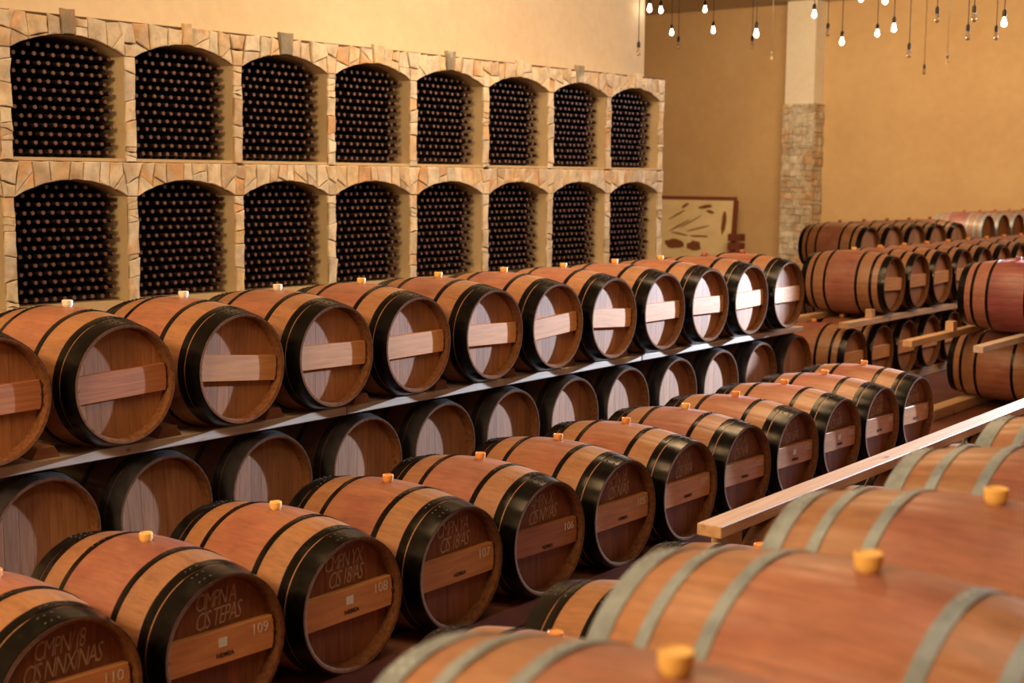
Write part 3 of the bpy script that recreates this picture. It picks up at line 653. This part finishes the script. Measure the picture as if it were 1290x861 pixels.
# far stack beams
zg = ZM + rad_at(.30) + .004
beam('tier_beam', 'front beam jutting out below the far upper tier', -5.86, 13.05, 20.8, zg, zg + .062, .10, 'beam')
beam('tier_beam', 'rear beam below the far upper tier', -6.52, 12.85, 20.8, zg, zg + .062, .10, 'beam')
thing('wooden_chock', 'small block on the jutting front beam of the far stack', 'chock', (-5.86, 13.70, zg + .062 + .045), (0, 0, 0), None, box_me('chock', (.08, .07, .09), M['beam'], .003))
beam('tier_beam', 'left long beam jutting into the aisle from the right-hand far stack', -4.77, 12.0, 17.4, zg, zg + .062, .09, 'beam')
beam('tier_beam', 'right long beam jutting into the aisle from the right-hand far stack', -4.13, 12.0, 17.4, zg, zg + .062, .09, 'beam_pale')
thing('wooden_chock', 'small block on the left aisle beam of the right-hand far stack', 'chock', (-4.77, 13.08, zg + .062 + .045), (0, 0, 0), None, box_me('chock', (.08, .10, .09), M['beam'], .003))
for (xc, yc, n, zz, zl, ph, nm) in ((-8.153, 17.924, 5, 1.313, .56, .074, 'high back row'), (-9.088, 25.308, 5, 1.326, .57, .069, 'farthest row')):
    for o_, sd_ in ((.30, 'front'), (-.30, 'rear')):
        L = .69 * n; x0 = xc + o_ * math.cos(ph) - .4 * math.sin(ph); y0 = yc - o_ * math.sin(ph) - .4; x1 = x0 + L * math.sin(ph); y1 = y0 + L * math.cos(ph)
        beam('tier_beam', '%s beam between the tiers of the %s' % (sd_, nm), x0, y0, y1, zl + rad_at(.3) + .003, zz - rad_at(.3) - .003, .10, 'beam', x1=x1)
        beam('floor_sleeper', '%s sleeper on the floor under the %s' % (sd_, nm), x0, y0, y1, 0, zl - rad_at(.3) - .003, .14, 'beam_red', 'sleeper', x1=x1)

# ------------------------------------------------------------------ stone-clad column against the back wall
k_ = 29.0 / 22; XL, XR = -11.10 * k_, -10.565 * k_; ZC = 3.93; YF = 29.0
col = struct('trim_column', slab(XL, XR, YF, FARY, 0, 6.2, M['column']))
b = bmesh.new()
def clad(b, ox, oy, dx, dy, nx, ny, wd, z1):
    z = 0.0
    while z < z1:
        h = random.uniform(.09, .20); u = 0; z2 = min(z + h, z1)
        while u < wd - .001:
            s = random.uniform(.08, .24); u2 = min(u + s, wd)
            if wd - u2 < .05: u2 = wd
            g = .006; pr = random.uniform(.02, .055); j = [random.uniform(-.015, .015) for _ in range(4)]
            pts = [(u + g, z + g + max(j[0], 0)), (u2 - g, z + g + max(j[1], 0)), (u2 - g - abs(j[2]), z2 - g), (u + g + abs(j[3]), z2 - g)]
            a = [b.verts.new((ox + dx * p[0], oy + dy * p[0], p[1])) for p in pts]; c = [b.verts.new((ox + dx * p[0] + nx * pr, oy + dy * p[0] + ny * pr, p[1])) for p in pts]
            b.faces.new(c)
            for i in range(4): b.faces.new((a[i], a[(i + 1) % 4], c[(i + 1) % 4], c[i]))
            u = u2
        z = z2
clad(b, XL - .03, YF, 1, 0, 0, -1, XR - XL + .06, ZC); clad(b, XR, YF - .02, 0, 1, 1, 0, FARY - YF + .02, ZC)
o = ob('stone_cladding', mesh('stone_cladding', b, M['stone_far']), col); o['kind'] = 'stuff'

# ------------------------------------------------------------------ framed panel leaning on the back wall, and a crate
def art_mat():
    t = NT('brown_and_cream_canvas'); n = t.noise(2.2, (1, 1, 1.8), 5, .6); c = t.ramp(n, [(.3, (.74, .62, .36)), (.7, (.86, .76, .50))]); t.base(c); t.val(Roughness=.6); return t.m
pt = thing('framed_panel', 'large framed cream panel with brown blotches leaning on the back wall', 'painting', (-14.95, 28.75, .085), (R(-6), 0, 0))
PW, PH = 1.75, 1.66                    # half width, height
bm_ = bmesh.new(); bbox(bm_, -PW, PW, -.01, .01, 0, PH); ob('canvas', mesh('canvas', bm_, art_mat()), pt)
pt.location.x = -15.87 - PW + .06 + 0.0
fr_m = plain_wood('dark_red_frame', (.14, .035, .02), (.20, .06, .03))
for nm, d in (('top', (-PW - .07, PW + .07, -.03, .02, PH, PH + .08)), ('bottom', (-PW - .07, PW + .07, -.03, .02, -.08, 0)), ('l', (-PW - .07, -PW, -.03, .02, 0, PH)), ('r', (PW, PW + .11, -.03, .02, 0, PH))):
    bm_ = bmesh.new(); bbox(bm_, *d); ob('frame_rail', mesh('frame_rail', bm_, fr_m), pt)
blot = flat('brown_paint', (.20, .075, .03), .6); bm_ = bmesh.new()
def blob(cx, cz, rx, rz, a=0):
    N = 14; vs = []
    for i in range(N):
        t_ = 2 * PI * i / N; r_ = random.uniform(.75, 1.15); x, z = rx * r_ * math.cos(t_), rz * r_ * math.sin(t_); vs.append(bm_.verts.new((cx + x * math.cos(a) - z * math.sin(a), -.014, cz + x * math.sin(a) + z * math.cos(a))))
    bm_.faces.new(vs)
for a_ in ((PW - 1.52, .60, .27, .13), (PW - .98, .56, .22, .13), (PW - .22, 1.15, .07, .30, -.05), (PW - .75, 1.50, .20, .05, .2), (PW - .60, 1.38, .12, .04, -.3), (PW - 1.3, 1.52, .12, .04, .6), (PW - 1.4, 1.05, .34, .018, .5), (PW - 1.1, 1.15, .38, .016, .5),
           (PW - .85, .80, .30, .025, 0), (PW - 1.4, .84, .25, .02, -.15), (PW - .9, .98, .36, .018, .25), (PW - 1.5, 1.3, .26, .02, .5)): blob(*a_)
ob('painted_blotches', mesh('painted_blotches', bm_, blot), pt)
cr = thing('wooden_crate', 'small dark brown wooden crate standing right of the framed panel', 'crate', (-15.50, 28.5, 0))
for zz in (.0, .20, .40, .60, .80): ob('slat', box_me('slat', (.30, .30, .17), fr_m, .01), cr, (0, 0, zz + .095))

# ------------------------------------------------------------------ hanging bulbs
RMat = Matrix(((R2.x, U2.x, F.x), (R2.y, U2.y, F.y), (R2.z, U2.z, F.z)))
def atY(x, y, Y):
    d = F + R2 * ((x - 645) / 1750.3) - U2 * ((y - 430.5) / 1750.3); return d * (Y / d.y) + Vector((0, 0, CAM_Z))
def lathe(prof, mat, N=14):
    b = bmesh.new(); rg = [[b.verts.new((r * math.cos(2*PI*i/N), r * math.sin(2*PI*i/N), z)) for i in range(N)] for z, r in prof]
    for a, c in zip(rg, rg[1:]):
        for i in range(N): b.faces.new((a[i], a[(i+1)%N], c[(i+1)%N], c[i]))
    b.faces.new(rg[0]); b.faces.new(rg[-1]); return mesh('lathe', b, mat, smooth=True, angle=R(50))
sock = lathe([(.0, .020), (.055, .020), (.062, .012), (.075, .006)], M['socket'])
glass_prof = [(-.088, .004), (-.086, .012), (-.077, .021), (-.064, .026), (-.048, .025), (-.028, .018), (-.010, .0135), (.0, .0135)]
g_on = lathe(glass_prof, M['bulb_on']); g_off = lathe(glass_prof, M['bulb_off'])
def bulb(px, py, Y, lit, label, glass=True):
    p = atY(px, py, Y); zt = 6.2
    t = thing('pendant_bulb', label, 'light bulb', (p.x, p.y, p.z + .075), group='bulbs hanging on black cables')
    b = bmesh.new(); Lc = zt - (p.z + .075 + .07); bmesh.ops.create_cone(b, cap_ends=True, segments=6, radius1=.0045, radius2=.0045, depth=Lc, matrix=Matrix.Translation((0, 0, .07 + Lc / 2)))
    ob('cable', mesh('cable', b, M['cable']), t); ob('socket', sock, t)
    if glass: ob('glass_bulb', g_on if lit else g_off, t)
lit = [(110, 40, 15.5), (253, 37, 17), (145, 112, 17.5), (280, 105, 16.5), (420, 118, 13.0), (73, 36, 13.5), (608, 55, 14.5), (838, 10, 12.5), (698, 143, 15), (813, 116, 16.5), (867, 100, 14.2), (1225, 83, 13.0), (760, 3, 16)]
unlit = [(37, 178, 13.2), (167, 155, 15.8), (406, 154, 16.2), (470, 195, 22), (652, 115, 15.6), (916, 184, 14.6), (965, 240, 21), (1007, 70, 13.6), (1107, 127, 13.8), (1127, 68, 13.2), (1199, 127, 15.2), (1040, 205, 22)]  # some deep ones stand in for bulb shadows on the back wall
nl = ['lit bare bulb at the top left of the hanging cluster, high on the wall', 'lit bulb high above the wall panel left of the column', 'lower lit bulb left of the column, nearest the rack', 'lit bulb just below another, left of the column',
      'largest brightest bulb just left of the pale column', 'dim lit bulb beside the corner of the left wall', 'lit bulb just right of the pale column', 'bright bulb touching the top edge of the photo',
      'lowest lit bulb right of the column', 'starry lit bulb at the middle of the right cluster', 'lit bulb with visible black socket in the right cluster', 'bright lit bulb near the upper right corner', 'bulb cut by the top edge right of the column']
for (x, y, Y), l_ in zip(lit, nl): bulb(790 + x / 2.58, y / 2.58, Y, True, l_)
ul = ['unlit bulb hanging lowest beside the left wall corner', 'unlit bulb hanging among the lit ones over the far stack, left', 'unlit bulb below the largest bright bulb', 'faint unlit bulb deep in the room left of the column', 'small unlit bulb just right of the column',
      'unlit bulb hanging low in the right cluster', 'deepest hanging faint unlit bulb in the right cluster', 'unlit clear bulb with black socket, right of centre', 'lower of two unlit bulbs in the right cluster', 'higher of two unlit bulbs in the right cluster',
      'unlit bulb left of the bright bulb near the upper right corner', 'faint unlit bulb deep in the room on the right']
for (x, y, Y), l_ in zip(unlit, ul): bulb(790 + x / 2.58, y / 2.58, Y, False, l_)
print('objects', len(bpy.data.objects), 'stones', NST[0], 'bottles', len(spots))
